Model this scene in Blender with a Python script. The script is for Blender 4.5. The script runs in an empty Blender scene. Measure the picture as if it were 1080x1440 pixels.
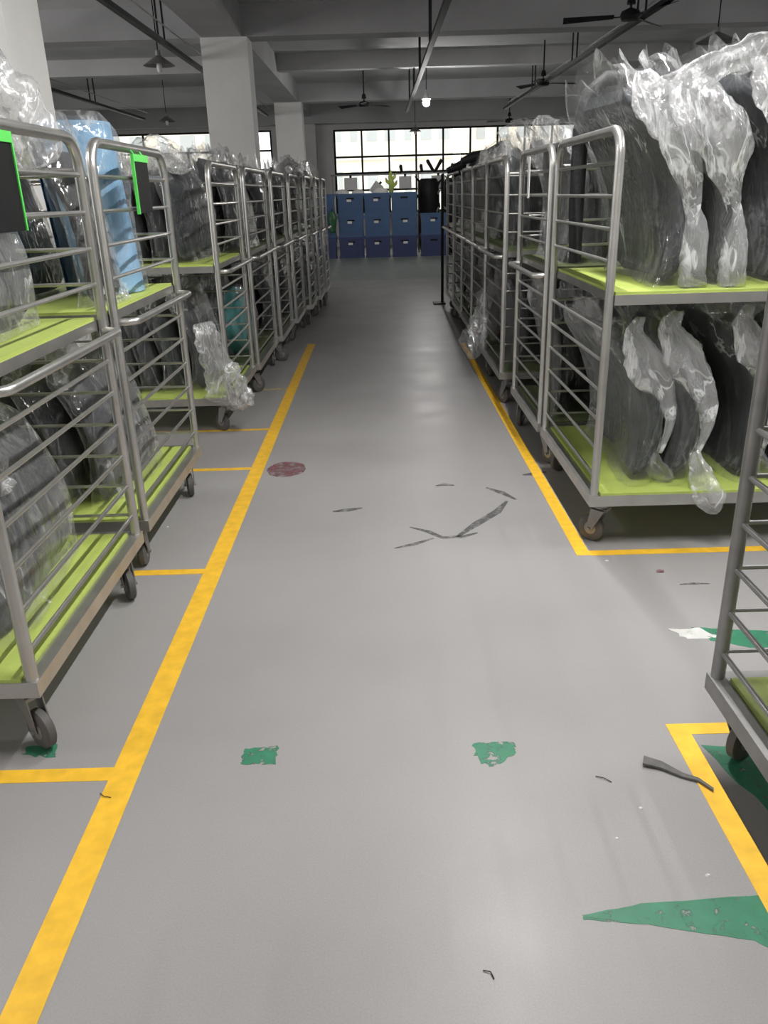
import bpy, math, random
from mathutils import Vector, Matrix, noise
random.seed(7)
R = math.radians
SC = bpy.context.scene
COL = SC.collection

# ------------------------------------------------------------------ camera
cam = bpy.data.cameras.new('camera'); cam.sensor_fit = 'VERTICAL'; cam.sensor_height = 36; cam.sensor_width = 27
cam.lens = 1116.3 / 1440 * 36; cam.clip_end = 300
camo = bpy.data.objects.new('camera', cam); COL.objects.link(camo)
xr = Vector((0.9996090639831732, -0.008313354227003862, -0.026694706295081375))
dn = Vector((-0.02787014118912193, -0.37243826936977303, -0.9276383943859517))
fw = Vector((-0.0022303436467749653, 0.9280197323604411, -0.37252436419229357))
m = Matrix((xr, -dn, -fw)).transposed().to_4x4(); m.translation = Vector((0, 0, 1.5))
camo.matrix_world = m
SC.camera = camo
SC.view_settings.view_transform = 'Standard'; SC.view_settings.look = 'None'
SC.view_settings.gamma = 1; SC.view_settings.use_curve_mapping = False
SC.view_settings.exposure = 0.05
SC.cycles.transparent_max_bounces = 40; SC.cycles.max_bounces = 8

# ------------------------------------------------------------------ sky (flat overcast)
w = bpy.data.worlds.new('world'); SC.world = w; w.use_nodes = True
bg = w.node_tree.nodes['Background']; bg.inputs[0].default_value = (1, .985, .95, 1); bg.inputs[1].default_value = 2.9

def area(name, loc, rot, sx, sy, power, col=(1, 1, 1)):
    d = bpy.data.lights.new(name, 'AREA'); d.shape = 'RECTANGLE'; d.size = sx; d.size_y = sy; d.energy = power; d.color = col
    o = bpy.data.objects.new(name, d); COL.objects.link(o); o.location = loc; o.rotation_euler = rot
    return o
# unseen fill inside blank walls: left for inferred windows, right and rear added
area('window_daylight', (-11.8, 5.0, 2.2), (0, R(-90), 0), 2.2, 18, 520, (1, .99, .97))
area('window_daylight', (8.8, 5.5, 2.2), (0, R(90), 0), 2.2, 20, 80, (1, .99, .97))
area('window_daylight', (0, -5.8, 2.2), (R(90), 0, 0), 14, 2.0, 60, (1, .99, .97))

# ------------------------------------------------------------------ materials
def mat(name, col=(.5, .5, .5), rough=.5, metal=0, spec=.5, var=0, scale=8, bump=0, bscale=40, rvar=0):
    M = bpy.data.materials.new(name); M.use_nodes = True; nt = M.node_tree; p = nt.nodes['Principled BSDF']
    p.inputs['Base Color'].default_value = (*col, 1); p.inputs['Roughness'].default_value = rough
    p.inputs['Metallic'].default_value = metal; p.inputs['Specular IOR Level'].default_value = spec
    tc = nt.nodes.new('ShaderNodeTexCoord')
    if var or rvar:
        n = nt.nodes.new('ShaderNodeTexNoise'); n.inputs['Scale'].default_value = scale; n.inputs['Detail'].default_value = 6
        nt.links.new(tc.outputs['Object'], n.inputs['Vector'])
        if var:
            r = nt.nodes.new('ShaderNodeValToRGB'); e = r.color_ramp.elements
            e[0].position = .3; e[1].position = .7
            e[0].color = (*[max(0, c * (1 - var)) for c in col], 1); e[1].color = (*[min(1, c * (1 + var)) for c in col], 1)
            nt.links.new(n.outputs[0], r.inputs[0]); nt.links.new(r.outputs[0], p.inputs['Base Color'])
        if rvar:
            q = nt.nodes.new('ShaderNodeMapRange'); q.inputs['To Min'].default_value = rough - rvar; q.inputs['To Max'].default_value = rough + rvar
            nt.links.new(n.outputs[0], q.inputs[0]); nt.links.new(q.outputs[0], p.inputs['Roughness'])
    if bump:
        n = nt.nodes.new('ShaderNodeTexNoise'); n.inputs['Scale'].default_value = bscale; n.inputs['Detail'].default_value = 5
        nt.links.new(tc.outputs['Object'], n.inputs['Vector'])
        b = nt.nodes.new('ShaderNodeBump'); b.inputs['Strength'].default_value = bump; b.inputs['Distance'].default_value = .02
        nt.links.new(n.outputs[0], b.inputs['Height']); nt.links.new(b.outputs[0], p.inputs['Normal'])
    return M

def emis(name, col, s):
    M = mat(name, col); p = M.node_tree.nodes['Principled BSDF']
    p.inputs['Emission Color'].default_value = (*col, 1); p.inputs['Emission Strength'].default_value = s
    return M

def film(name, tint=(.80, .81, .83), lo=.03, hi=.42, edge=.22, scale=3.6, gloss=.9, mask=(.50, .72), topz=0.0):
    """thin crumpled polythene: clear, milky along creases and where seen edge-on, glossy."""
    M = bpy.data.materials.new(name); M.use_nodes = True; nt = M.node_tree; N = nt.nodes; L = nt.links
    p = N['Principled BSDF']; out = N['Material Output']
    p.inputs['Base Color'].default_value = (*tint, 1); p.inputs['Roughness'].default_value = .45; p.inputs['Specular IOR Level'].default_value = .2
    tr = N.new('ShaderNodeBsdfTransparent'); tr.inputs[0].default_value = (.985, .985, .985, 1)
    gl = N.new('ShaderNodeBsdfGlossy'); gl.inputs['Roughness'].default_value = .12; gl.inputs[0].default_value = (1, 1, 1, 1)
    mx = N.new('ShaderNodeMixShader'); mg = N.new('ShaderNodeMixShader')
    def math_(op, a=None, b=None, c=None, clamp=False):
        n = N.new('ShaderNodeMath'); n.operation = op; n.use_clamp = clamp
        for k, v in enumerate((a, b, c)):
            if v is None: continue
            if isinstance(v, (int, float)): n.inputs[k].default_value = v
            else: L.new(v, n.inputs[k])
        return n.outputs[0]
    def rng(v, a, b, c, d, smooth=True):
        r = N.new('ShaderNodeMapRange'); r.inputs['From Min'].default_value = a; r.inputs['From Max'].default_value = b
        r.inputs['To Min'].default_value = c; r.inputs['To Max'].default_value = d
        if smooth: r.interpolation_type = 'SMOOTHSTEP'
        L.new(v, r.inputs[0]); return r.outputs[0]
    tc = N.new('ShaderNodeTexCoord'); mp = N.new('ShaderNodeMapping'); mp.inputs['Scale'].default_value = (1.5, 1.1, .6)
    L.new(tc.outputs['Object'], mp.inputs[0])
    def nz(sc, det, dist, vec):
        n = N.new('ShaderNodeTexNoise'); n.inputs['Scale'].default_value = sc; n.inputs['Detail'].default_value = det; n.inputs['Distortion'].default_value = dist
        L.new(vec, n.inputs['Vector']); return n.outputs[0]
    ridge = math_('ABSOLUTE', math_('SUBTRACT', nz(scale, 4, 1.0, mp.outputs[0]), .5))
    crease = rng(ridge, 0, .035, hi * 1.4, 0)
    patch = rng(nz(3.3, 3, .4, tc.outputs['Object']), mask[0], mask[1], 0, 1)
    lw = N.new('ShaderNodeLayerWeight'); lw.inputs[0].default_value = .5
    eg = math_('MULTIPLY', math_('POWER', lw.outputs['Facing'], 2.6), edge)
    fac = math_('ADD', math_('ADD', math_('MULTIPLY', crease, math_('MULTIPLY_ADD', patch, .85, .15)), eg), math_('MULTIPLY_ADD', patch, hi * .28, lo), clamp=True)
    hgt = math_('ADD', math_('ABSOLUTE', math_('SUBTRACT', nz(8, 2, 1.5, mp.outputs[0]), .5)), math_('MULTIPLY', ridge, 1.2))
    bu = N.new('ShaderNodeBump'); bu.inputs['Strength'].default_value = .5; bu.inputs['Distance'].default_value = .035; L.new(hgt, bu.inputs['Height'])
    L.new(bu.outputs[0], p.inputs['Normal']); L.new(bu.outputs[0], gl.inputs['Normal'])
    lg = N.new('ShaderNodeLayerWeight'); lg.inputs[0].default_value = .5; L.new(bu.outputs[0], lg.inputs['Normal'])
    frs = math_('MULTIPLY_ADD', math_('POWER', lg.outputs['Facing'], 4.0), .5, .09)
    L.new(fac, mx.inputs[0]); L.new(tr.outputs[0], mx.inputs[1]); L.new(p.outputs[0], mx.inputs[2])
    L.new(math_('MULTIPLY', frs, gloss, clamp=True), mg.inputs[0]); L.new(mx.outputs[0], mg.inputs[1]); L.new(gl.outputs[0], mg.inputs[2])
    L.new(mg.outputs[0], out.inputs[0])
    return M

def worn(name, col, rough=.5, thr=.42, scale=30, soft=.04):
    """paint or dirt on the floor with flaked edges (noise holes)."""
    M = mat(name, col, rough, var=.12, scale=20); nt = M.node_tree; N = nt.nodes; L = nt.links
    p = N['Principled BSDF']; out = N['Material Output']
    tr = N.new('ShaderNodeBsdfTransparent'); mx = N.new('ShaderNodeMixShader')
    tc = N.new('ShaderNodeTexCoord'); n = N.new('ShaderNodeTexNoise'); n.inputs['Scale'].default_value = scale; n.inputs['Detail'].default_value = 8
    n.inputs['Roughness'].default_value = .7
    L.new(tc.outputs['Object'], n.inputs['Vector'])
    r = N.new('ShaderNodeMapRange'); r.inputs['From Min'].default_value = thr - soft; r.inputs['From Max'].default_value = thr + soft
    L.new(n.outputs[0], r.inputs[0]); L.new(r.outputs[0], mx.inputs[0]); L.new(tr.outputs[0], mx.inputs[1]); L.new(p.outputs[0], mx.inputs[2])
    L.new(mx.outputs[0], out.inputs[0])
    return M

def floor_mat():
    M = mat('floor_epoxy', (.36, .355, .36), .3, spec=.26); nt = M.node_tree; N = nt.nodes; L = nt.links; p = N['Principled BSDF']
    tc = N.new('ShaderNodeTexCoord')
    n = N.new('ShaderNodeTexNoise'); n.inputs['Scale'].default_value = .9; n.inputs['Detail'].default_value = 5; L.new(tc.outputs['Object'], n.inputs[0])
    r = N.new('ShaderNodeValToRGB'); r.color_ramp.elements[0].position = .3; r.color_ramp.elements[1].position = .72
    r.color_ramp.elements[0].color = (.30, .287, .289, 1); r.color_ramp.elements[1].color = (.35, .342, .338, 1); L.new(n.outputs[0], r.inputs[0])
    n2 = N.new('ShaderNodeTexNoise'); n2.inputs['Scale'].default_value = 240; n2.inputs['Detail'].default_value = 2; L.new(tc.outputs['Object'], n2.inputs[0])
    mr = N.new('ShaderNodeMapRange'); mr.inputs['To Min'].default_value = .86; mr.inputs['To Max'].default_value = 1.14; L.new(n2.outputs[0], mr.inputs[0])
    mu = N.new('ShaderNodeVectorMath'); mu.operation = 'SCALE'; L.new(r.outputs[0], mu.inputs[0]); L.new(mr.outputs[0], mu.inputs['Scale'])
    # the far end of the hall is coated in a greener paint
    sp = N.new('ShaderNodeSeparateXYZ'); L.new(tc.outputs['Object'], sp.inputs[0])
    m2 = N.new('ShaderNodeMapRange'); m2.inputs['From Min'].default_value = 15.2; m2.inputs['From Max'].default_value = 15.6; L.new(sp.outputs[1], m2.inputs[0])
    mc = N.new('ShaderNodeMix'); mc.data_type = 'RGBA'; L.new(m2.outputs[0], mc.inputs[0]); L.new(mu.outputs[0], mc.inputs[6]); mc.inputs[7].default_value = (.25, .275, .245, 1)
    L.new(mc.outputs[2], p.inputs['Base Color'])
    n3 = N.new('ShaderNodeTexNoise'); n3.inputs['Scale'].default_value = 3; n3.inputs['Detail'].default_value = 6; L.new(tc.outputs['Object'], n3.inputs[0])
    r3 = N.new('ShaderNodeMapRange'); r3.inputs['To Min'].default_value = .24; r3.inputs['To Max'].default_value = .50; L.new(n3.outputs[0], r3.inputs[0]); L.new(r3.outputs[0], p.inputs['Roughness'])
    b = N.new('ShaderNodeBump'); b.inputs['Strength'].default_value = .12; b.inputs['Distance'].default_value = .004
    n4 = N.new('ShaderNodeTexNoise'); n4.inputs['Scale'].default_value = 28; n4.inputs['Detail'].default_value = 6; L.new(tc.outputs['Object'], n4.inputs[0])
    L.new(n4.outputs[0], b.inputs['Height']); L.new(b.outputs[0], p.inputs['Normal'])
    return M

MT = dict(
    floor=floor_mat(),
    wall=mat('wall_paint', (.62, .60, .59), .8, var=.06, scale=1.5, bump=.1),
    ceil=mat('ceiling_concrete', (.60, .60, .60), .9, var=.14, scale=.8, bump=.2),
    beam=mat('beam_paint', (.45, .45, .46), .85, var=.1, scale=1.2, bump=.15),
    col=mat('column_paint', (.84, .83, .81), .7, var=.05, scale=1.5, bump=.1),
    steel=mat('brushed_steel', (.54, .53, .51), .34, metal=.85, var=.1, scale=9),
    fsteel=mat('dusty_steel', (.30, .29, .275), .45, metal=.8, var=.1, scale=9),  # steel darkened for far rungs, their dim light put into the colour
    dsteel=mat('dull_steel', (.30, .295, .29), .5, metal=.7, var=.15, scale=14),
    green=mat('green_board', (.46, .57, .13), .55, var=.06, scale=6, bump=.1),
    ogreen=mat('dusty_green_board', (.13, .16, .07), .6, var=.12, scale=6, bump=.1),  # shaded copy of the green board: far decks' shade put into colour
    dgreen=mat('dark_green_board', (.22, .27, .07), .6, var=.12, scale=6, bump=.1),  # nearest right deck: its shade is mixed into the green
    rubber=mat('wheel_rubber', (.10, .095, .09), .6, var=.2),
    yellow=worn('yellow_line_paint', (.86, .50, .035), .5, .2, 18),
    yellow_old=worn('worn_yellow_line_paint', (.62, .50, .18), .5, .42, 22),
    gpaint=worn('green_floor_paint', (.035, .20, .11), .5, .40, 26),
    gpaint2=worn('flaked_green_floor_paint', (.035, .20, .11), .5, .44, 26),
    white=worn('white_tape_residue', (.62, .62, .60), .7, .36, 24),
    film_r=film('crumpled_film', (.82, .83, .85), .06, .5, .34, 6, 1.0, (.40, .62)),
    scuff=worn('black_scuff', (.10, .10, .10), .6, .48, 22, .16),
    red=worn('red_stain', (.20, .08, .09), .6, .47, 14, .12),
    black=mat('black_steel', (.014, .014, .015), .5, spec=.2, var=.2),
    dark=mat('dark_foam', (.015, .016, .019), .62, var=.3, scale=5, bump=.25, bscale=60),
    slate=mat('slate_fabric', (.022, .025, .03), .7, var=.25, scale=5, bump=.25, bscale=60),
    olive=mat('charcoal_green_fabric', (.022, .03, .025), .7, var=.25, scale=5, bump=.25, bscale=60),
    brown=mat('dark_brown_fabric', (.075, .045, .04), .75, var=.25, scale=5, bump=.2, bscale=60),
    bluefoam=mat('pale_blue_foam', (.25, .46, .68), .6, var=.1, scale=6, bump=.1),
    teal=mat('teal_fabric', (.06, .30, .30), .6, var=.15, scale=6, bump=.1),
    film=film('clear_film'),
    film_w=film('milky_film', (.84, .85, .86), .08, .6, .34, 5, 1.2, (.36, .66)),
    film_d=film('thin_film', (.7, .72, .74), .015, .3, .16, 4, .7, (.5, .75)),
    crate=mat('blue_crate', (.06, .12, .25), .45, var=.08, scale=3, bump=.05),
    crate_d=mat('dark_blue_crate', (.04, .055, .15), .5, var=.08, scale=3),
    paper=mat('white_paper', (.75, .74, .72), .8, var=.04),
    lime=mat('lime_edge_strip', (.12, .75, .12), .4),
    ygreen=mat('yellow_green_plastic', (.50, .58, .12), .5, var=.1),
    tube=emis('lit_tube', (1, .98, .95), 12),
    bulb=emis('lit_bulb', (1, .97, .95), 420),
    facade=mat('outside_facade', (.80, .74, .66), .9, var=.05, scale=.3),
    fglass=mat('outside_window', (.42, .44, .46), .4),
    ground=mat('outside_ground', (.5, .5, .48), .9, var=.1),
    strip=mat('grey_rubber_strip', (.13, .125, .12), .8, var=.2, scale=30, bump=.3),
    pink=mat('pink_scrap', (.45, .3, .4), .8, var=.2, scale=20),
)
g = bpy.data.materials.new('window_glass'); g.use_nodes = True; nt = g.node_tree
tr = nt.nodes.new('ShaderNodeBsdfTransparent'); tr.inputs[0].default_value = (.95, .97, .96, 1)
gl = nt.nodes.new('ShaderNodeBsdfGlossy'); gl.inputs['Roughness'].default_value = .05
fr = nt.nodes.new('ShaderNodeFresnel'); mx = nt.nodes.new('ShaderNodeMixShader')
nt.links.new(fr.outputs[0], mx.inputs[0]); nt.links.new(tr.outputs[0], mx.inputs[1]); nt.links.new(gl.outputs[0], mx.inputs[2])
nt.links.new(mx.outputs[0], nt.nodes['Material Output'].inputs[0]); MT['glass'] = g

# ------------------------------------------------------------------ mesh helpers
class MB:
    def __init__(s): s.v = []; s.f = []
    def add(s, v, f):
        n = len(s.v); s.v += [tuple(p) for p in v]; s.f += [tuple(i + n for i in q) for q in f]; return s
    def box(s, x0, x1, y0, y1, z0, z1):
        v = [(x, y, z) for z in (z0, z1) for y in (y0, y1) for x in (x0, x1)]
        return s.add(v, [(0, 2, 3, 1), (4, 5, 7, 6), (0, 1, 5, 4), (2, 6, 7, 3), (0, 4, 6, 2), (1, 3, 7, 5)])
    def tube(s, pts, r, n=10, cap=True):
        pts = [Vector(p) for p in pts]; rr = r if isinstance(r, (list, tuple)) else [r] * len(pts)
        V = []; up = None
        for i, p in enumerate(pts):
            d = (pts[min(i + 1, len(pts) - 1)] - pts[max(i - 1, 0)]).normalized()
            if up is None: up = Vector((0, 0, 1)) if abs(d.z) < .9 else Vector((1, 0, 0))
            a = d.cross(up)
            if a.length < 1e-4: a = d.orthogonal()
            a.normalize(); b = a.cross(d).normalized(); up = b
            for k in range(n):
                t = 2 * math.pi * k / n; V.append(p + (a * math.cos(t) + b * math.sin(t)) * rr[i])
        F = [(i * n + k, i * n + (k + 1) % n, (i + 1) * n + (k + 1) % n, (i + 1) * n + k) for i in range(len(pts) - 1) for k in range(n)]
        if cap: F += [tuple(range(n))[::-1], tuple(range((len(pts) - 1) * n, len(pts) * n))]
        return s.add(V, F)
    def lathe(s, prof, c=(0, 0, 0), n=20, axis='z'):
        V = []
        for r, h in prof:
            for k in range(n):
                t = 2 * math.pi * k / n; a, b = r * math.cos(t), r * math.sin(t)
                q = (a, b, h) if axis == 'z' else ((h, a, b) if axis == 'x' else (a, h, b))
                V.append((q[0] + c[0], q[1] + c[1], q[2] + c[2]))
        F = [(i * n + k, i * n + (k + 1) % n, (i + 1) * n + (k + 1) % n, (i + 1) * n + k) for i in range(len(prof) - 1) for k in range(n)]
        F += [tuple(range(n))[::-1], tuple(range((len(prof) - 1) * n, len(prof) * n))]
        return s.add(V, F)
    def mesh(s, name, m, smooth=False):
        me = bpy.data.meshes.new(name); me.from_pydata(s.v, [], s.f); me.update()
        import bmesh
        bm = bmesh.new(); bm.from_mesh(me); bmesh.ops.recalc_face_normals(bm, faces=bm.faces); bm.to_mesh(me); bm.free()
        if m: me.materials.append(MT[m] if isinstance(m, str) else m)
        if smooth:
            me.polygons.foreach_set('use_smooth', [True] * len(me.polygons))
            if smooth == 'a': me.set_sharp_from_angle(angle=R(40))
        return me
    def obj(s, name, m, parent=None, smooth=False, loc=(0, 0, 0)):
        return link(name, s.mesh(name, m, smooth), parent, loc)

def link(name, me, parent=None, loc=(0, 0, 0), rot=(0, 0, 0), scale=(1, 1, 1)):
    o = bpy.data.objects.new(name, me); COL.objects.link(o); o.parent = parent
    o.location = loc; o.rotation_euler = rot; o.scale = scale
    return o
def tag(o, label=None, cat=None, group=None, kind=None):
    if label: o['label'] = label
    if cat: o['category'] = cat
    if group: o['group'] = group
    if kind: o['kind'] = kind
    return o
def thing(name, label, cat, loc=(0, 0, 0), rz=0, group=None):
    return tag(link(name, None, None, loc, (0, 0, rz)), label, cat, group)
def struct(name, mb, m, parent=None, smooth=False):
    o = mb.obj(name, m, parent, smooth)
    if parent is None: o['kind'] = 'structure'
    return o
ORD = ['first', 'second', 'third', 'fourth', 'fifth', 'sixth', 'seventh', 'eighth', 'ninth']

# ------------------------------------------------------------------ room shell
XL, XR, YB, YF, ZC = -12, 9, -6, 26, 4.0
floor = struct('floor', MB().box(XL, XR, YB, YF, -.15, 0), 'floor')
struct('ceiling', MB().box(XL, XR, YB, YF, ZC, ZC + .2), 'ceil')
struct('wall_left', MB().box(XL - .2, XL, YB, YF, 0, ZC), 'wall')
struct('wall_right', MB().box(XR, XR + .2, YB, YF, 0, ZC), 'wall')
struct('wall_back', MB().box(XL - .2, XR + .2, YB - .2, YB, 0, ZC), 'wall')
W1 = (-1.25, 8.4, .95, 3.28); W2 = (-9.2, -3.08, .95, 3.32)
fwall = MB()
fwall.box(XL - .2, XR + .2, YF, YF + .25, 0, .95)
fwall.box(XL - .2, XR + .2, YF, YF + .25, 3.32, ZC)
fwall.box(W1[0], W1[1], YF, YF + .25, 3.28, 3.32)
for a, b in ((XL - .2, W2[0]), (W2[1], W1[0]), (W1[1], XR + .2)): fwall.box(a, b, YF, YF + .25, .95, 3.32)
struct('wall_front', fwall, 'wall')
def window(name, W, xs, zs, partial=()):
    x0, x1, z0, z1 = W; y = YF + .06; t = .028
    o = MB().box(x0, x1, y, y + .05, z0, z0 + .05).box(x0, x1, y, y + .05, z1 - .05, z1).box(x0, x0 + .06, y, y + .05, z0 + .05, z1 - .05).box(x1 - .06, x1, y, y + .05, z0 + .05, z1 - .05).obj(name, 'black')
    o['kind'] = 'structure'
    for x, za, zb in xs: MB().box(x - t, x + t, y + .002, y + .048, za, zb).obj('mullion', 'black', o)
    for z in zs: MB().box(x0 + .06, x1 - .06, y, y + .05, z - t, z + t).obj('transom', 'black', o)
    cols = [x0 + .06] + [x for x, a, b in xs if b - a > 2] + [x1 - .06]; rows = [z0 + .05] + sorted(zs) + [z1 - .05]
    for i in range(len(cols) - 1):
        for j in range(len(rows) - 1):
            MB().box(cols[i] + t, cols[i + 1] - t, y + .02, y + .026, rows[j] + t * .5, rows[j + 1] - t * .5).obj('pane', 'glass', o)
window('window_1', W1, [(-.41 + .81 * k, 1.0, 3.23) for k in range(11)], [2.53, 2.08, 1.6])
window('window_2', W2, [(-8.05, 1.0, 2.75), (-6.9, 1.0, 3.27), (-5.62, 1.0, 2.75), (-4.88, 1.0, 3.27), (-3.9, 1.0, 2.75)], [2.77, 2.25, 1.6])

# cross beams and column-line beams
for k, y in enumerate((-4.0, 4.47, 12.9, 21.55)):
    struct('ceiling_beam', MB().box(XL, XR, y, y + .42, 3.6, ZC), 'beam')
struct('ceiling_beam', MB().box(XL, XR, 25.45, YF, 3.42, ZC), 'beam')
for k, y in enumerate((17.2,)):
    struct('ceiling_beam', MB().box(XL, XR, y, y + .25, 3.72, ZC), 'ceil')
ys = [(YB, -4.0), (-3.58, 4.47), (4.89, 12.9), (13.32, 21.55), (21.97, 25.45)]
for x in (-2.4, 6.0):
    for y0, y1 in ys: struct('ceiling_beam', MB().box(x, x + .56, y0, y1, 3.6, ZC), 'beam')
for x in (-2.43, 5.97):
    for y in (-4.0, 4.47, 12.9, 21.55):
        if x > 0 and y < 5: continue
        struct('column', MB().box(x, x + .66, y - .03, y + .45, 0, 3.6), 'col')
# pilasters under the beam on the far wall
struct('column', MB().box(-2.45, -1.75, 25.6, YF, 0, 3.42), 'wall')

# outside: pale housing blocks seen washed out through the glass
gnd = MB().box(-80, 80, YF + 1, 140, -3.2, -3).obj('ground', 'ground'); gnd['kind'] = 'structure'
def block(x0, x1, y, h, lab, floors, bays):
    t = thing('apartment_building', lab, 'building', ((x0 + x1) / 2, y, -3))
    hw = (x1 - x0) / 2
    MB().box(-hw, hw, 0, 8, 0, h).obj('wall', 'facade', t)
    mb = MB()
    bw = 2 * hw / bays
    for i in range(bays):
        for j in range(floors):
            cx = -hw + bw * (i + .5); cz = h * (j + .55) / floors
            wd = bw * (.30 if i % 3 else .2)
            MB().box(cx - wd, cx + wd, -.08, .0, cz - .8, cz + .7).obj('window', 'fglass', t)
    for j in range(1, floors): MB().box(-hw, hw, -.35, 0, h * j / floors - .12, h * j / floors + .05).obj('ledge', 'facade', t)
block(-6, 5.5, 62, 24, 'pale cream apartment block outside the gridded window, beyond the blue crates', 7, 9)
block(8, 26, 74, 22, 'paler apartment block outside the window, beyond the cart row on the right', 6, 10)
block(-30, -12, 70, 20, 'washed-out apartment block outside the window behind the white column', 6, 9)

# ------------------------------------------------------------------ floor paint, stains
def poly(name, pts, m, z, lab=None):
    v = [(x, y, z) for x, y in pts] + [(x, y, 0) for x, y in pts]; n = len(pts)
    f = [tuple(range(n))] + [(i, i + n, (i + 1) % n + n, (i + 1) % n) for i in range(n)]
    o = MB().add(v, f).obj(name, m, floor)
    if lab: o['label'] = lab
    return o
def strip(name, x0, x1, y0, y1, m, z, lab=None): return poly(name, [(x0, y0), (x1, y0), (x1, y1), (x0, y1)], m, z, lab)
YL = 'yellow painted line'
strip('yellow_line', -.795, -.715, YB, 8.7, 'yellow', .0012, YL)
for y, h, mt, x0 in ((1.81, .055, 'yellow', -2.6), (3.105, .05, 'yellow', -2.6), (4.49, .045, 'yellow', -2.6), (5.34, .04, 'yellow', -2.6), (6.57, .04, 'yellow_old', -2.6)):
    strip('yellow_line', x0, -.795, y - h / 2, y + h / 2, mt, .001, YL)
strip('yellow_line', .835, .895, 3.16, 8.5, 'yellow', .0012, YL)
strip('yellow_line', .895, 2.6, 3.155, 3.205, 'yellow', .001, YL)
strip('yellow_line', .82, .88, YB, 1.965, 'yellow', .0012, YL)
strip('yellow_line', .88, 2.4, 1.915, 1.965, 'yellow', .001, YL)
def ragged(pts, amp, n, seed):
    rnd = random.Random(seed); out = []
    for i, p in enumerate(pts):
        q = pts[(i + 1) % len(pts)]
        for k in range(n):
            t = k / n; out.append((p[0] + (q[0] - p[0]) * t + rnd.uniform(-amp, amp), p[1] + (q[1] - p[1]) * t + rnd.uniform(-amp, amp)))
    return out
GP = 'worn green floor paint'
poly('green_patch', ragged([(-.435, 1.835), (-.335, 1.835), (-.335, 1.915), (-.435, 1.905)], .004, 6, 1), 'gpaint2', .0009, GP)
poly('green_patch', ragged([(.235, 1.86), (.25, 1.81), (.29, 1.80), (.35, 1.85), (.355, 1.90), (.235, 1.90)], .006, 6, 2), 'gpaint2', .0009, GP)
poly('green_patch', ragged([(-1.08, 1.905), (-.99, 1.89), (-1.0, 1.955), (-1.09, 1.935)], .008, 5, 3), 'gpaint', .0009, GP)
poly('green_arrow', ragged([(.412, 1.300), (.55, 1.325), (.90, 1.345), (1.2, 1.33), (1.2, .9), (1.0, .9), (.83, 1.17), (.76, 1.225), (.55, 1.27), (.412, 1.288)], .0015, 7, 4), 'gpaint', .0009, GP)
poly('green_patch', ragged([(1.10, 2.52), (1.25, 2.50), (1.8, 2.42), (2.3, 2.42), (2.3, 2.30), (1.8, 2.27), (1.3, 2.35), (1.14, 2.43)], .004, 6, 5), 'gpaint', .0009, GP)
poly('green_patch', ragged([(.885, 1.86), (1.2, 1.86), (1.2, 1.6), (.96, 1.6)], .008, 5, 6), 'gpaint', .0009, GP)
poly('tape_residue', ragged([(1.02, 2.51), (1.13, 2.52), (1.19, 2.44), (1.06, 2.44)], .008, 5, 8), 'white', .0011, 'torn white tape residue')
MB().tube([(.0, 0, 0), (0, 0, .004)], [.006, .004], 8).obj('paint_fleck', 'white', floor, loc=(.64, 1.62, 0))
for i, (x, y) in enumerate(((.55, 1.52), (.73, 1.40), (-1.08, 3.62), (.95, 3.1))):
    o = MB().tube([(0, 0, 0), (0, 0, .003)], [.005, .003], 8).obj('paint_fleck', 'white', floor, loc=(x, y, 0)); o.scale = (1 + i * .3, 1, 1)
def scuff(px, wd, m='scuff', lab='black scuff mark'):
    L = []; Rr = []
    for i, (x, y) in enumerate(px):
        a = px[max(i - 1, 0)]; b = px[min(i + 1, len(px) - 1)]; d = Vector((b[0] - a[0], b[1] - a[1])).normalized()
        ww = wd * (1 if 0 < i < len(px) - 1 else .35); L.append((x - d.y * ww, y + d.x * ww)); Rr.append((x + d.y * ww, y - d.x * ww))
    poly('scuff_mark', L + Rr[::-1], m, .0008, lab)
scuff([(-.27, 3.76), (-.20, 3.775), (-.12, 3.80)], .022)
scuff([(.035, 3.29), (.12, 3.325), (.22, 3.39)], .014)
scuff([(.115, 3.53), (.2, 3.47), (.26, 3.395), (.36, 3.40), (.43, 3.44)], .014)
scuff([(.33, 3.40), (.44, 3.55), (.56, 3.70), (.63, 3.84)], .022)
scuff([(.55, 4.05), (.62, 3.97), (.68, 3.86)], .02)
scuff([(.28, 4.10), (.33, 4.12), (.38, 4.10)], .02)
scuff([(.78, 4.24), (.84, 4.25), (.92, 4.28)], .025)
scuff([(1.18, 2.86), (1.24, 2.865), (1.3, 2.86)], .008)
poly('red_stain', ragged([(-.58 + .115 * math.cos(t * math.pi / 8), 4.46 + .14 * math.sin(t * math.pi / 8)) for t in range(16)], .006, 2, 9), 'red', .0008, 'dull red stain')
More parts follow.
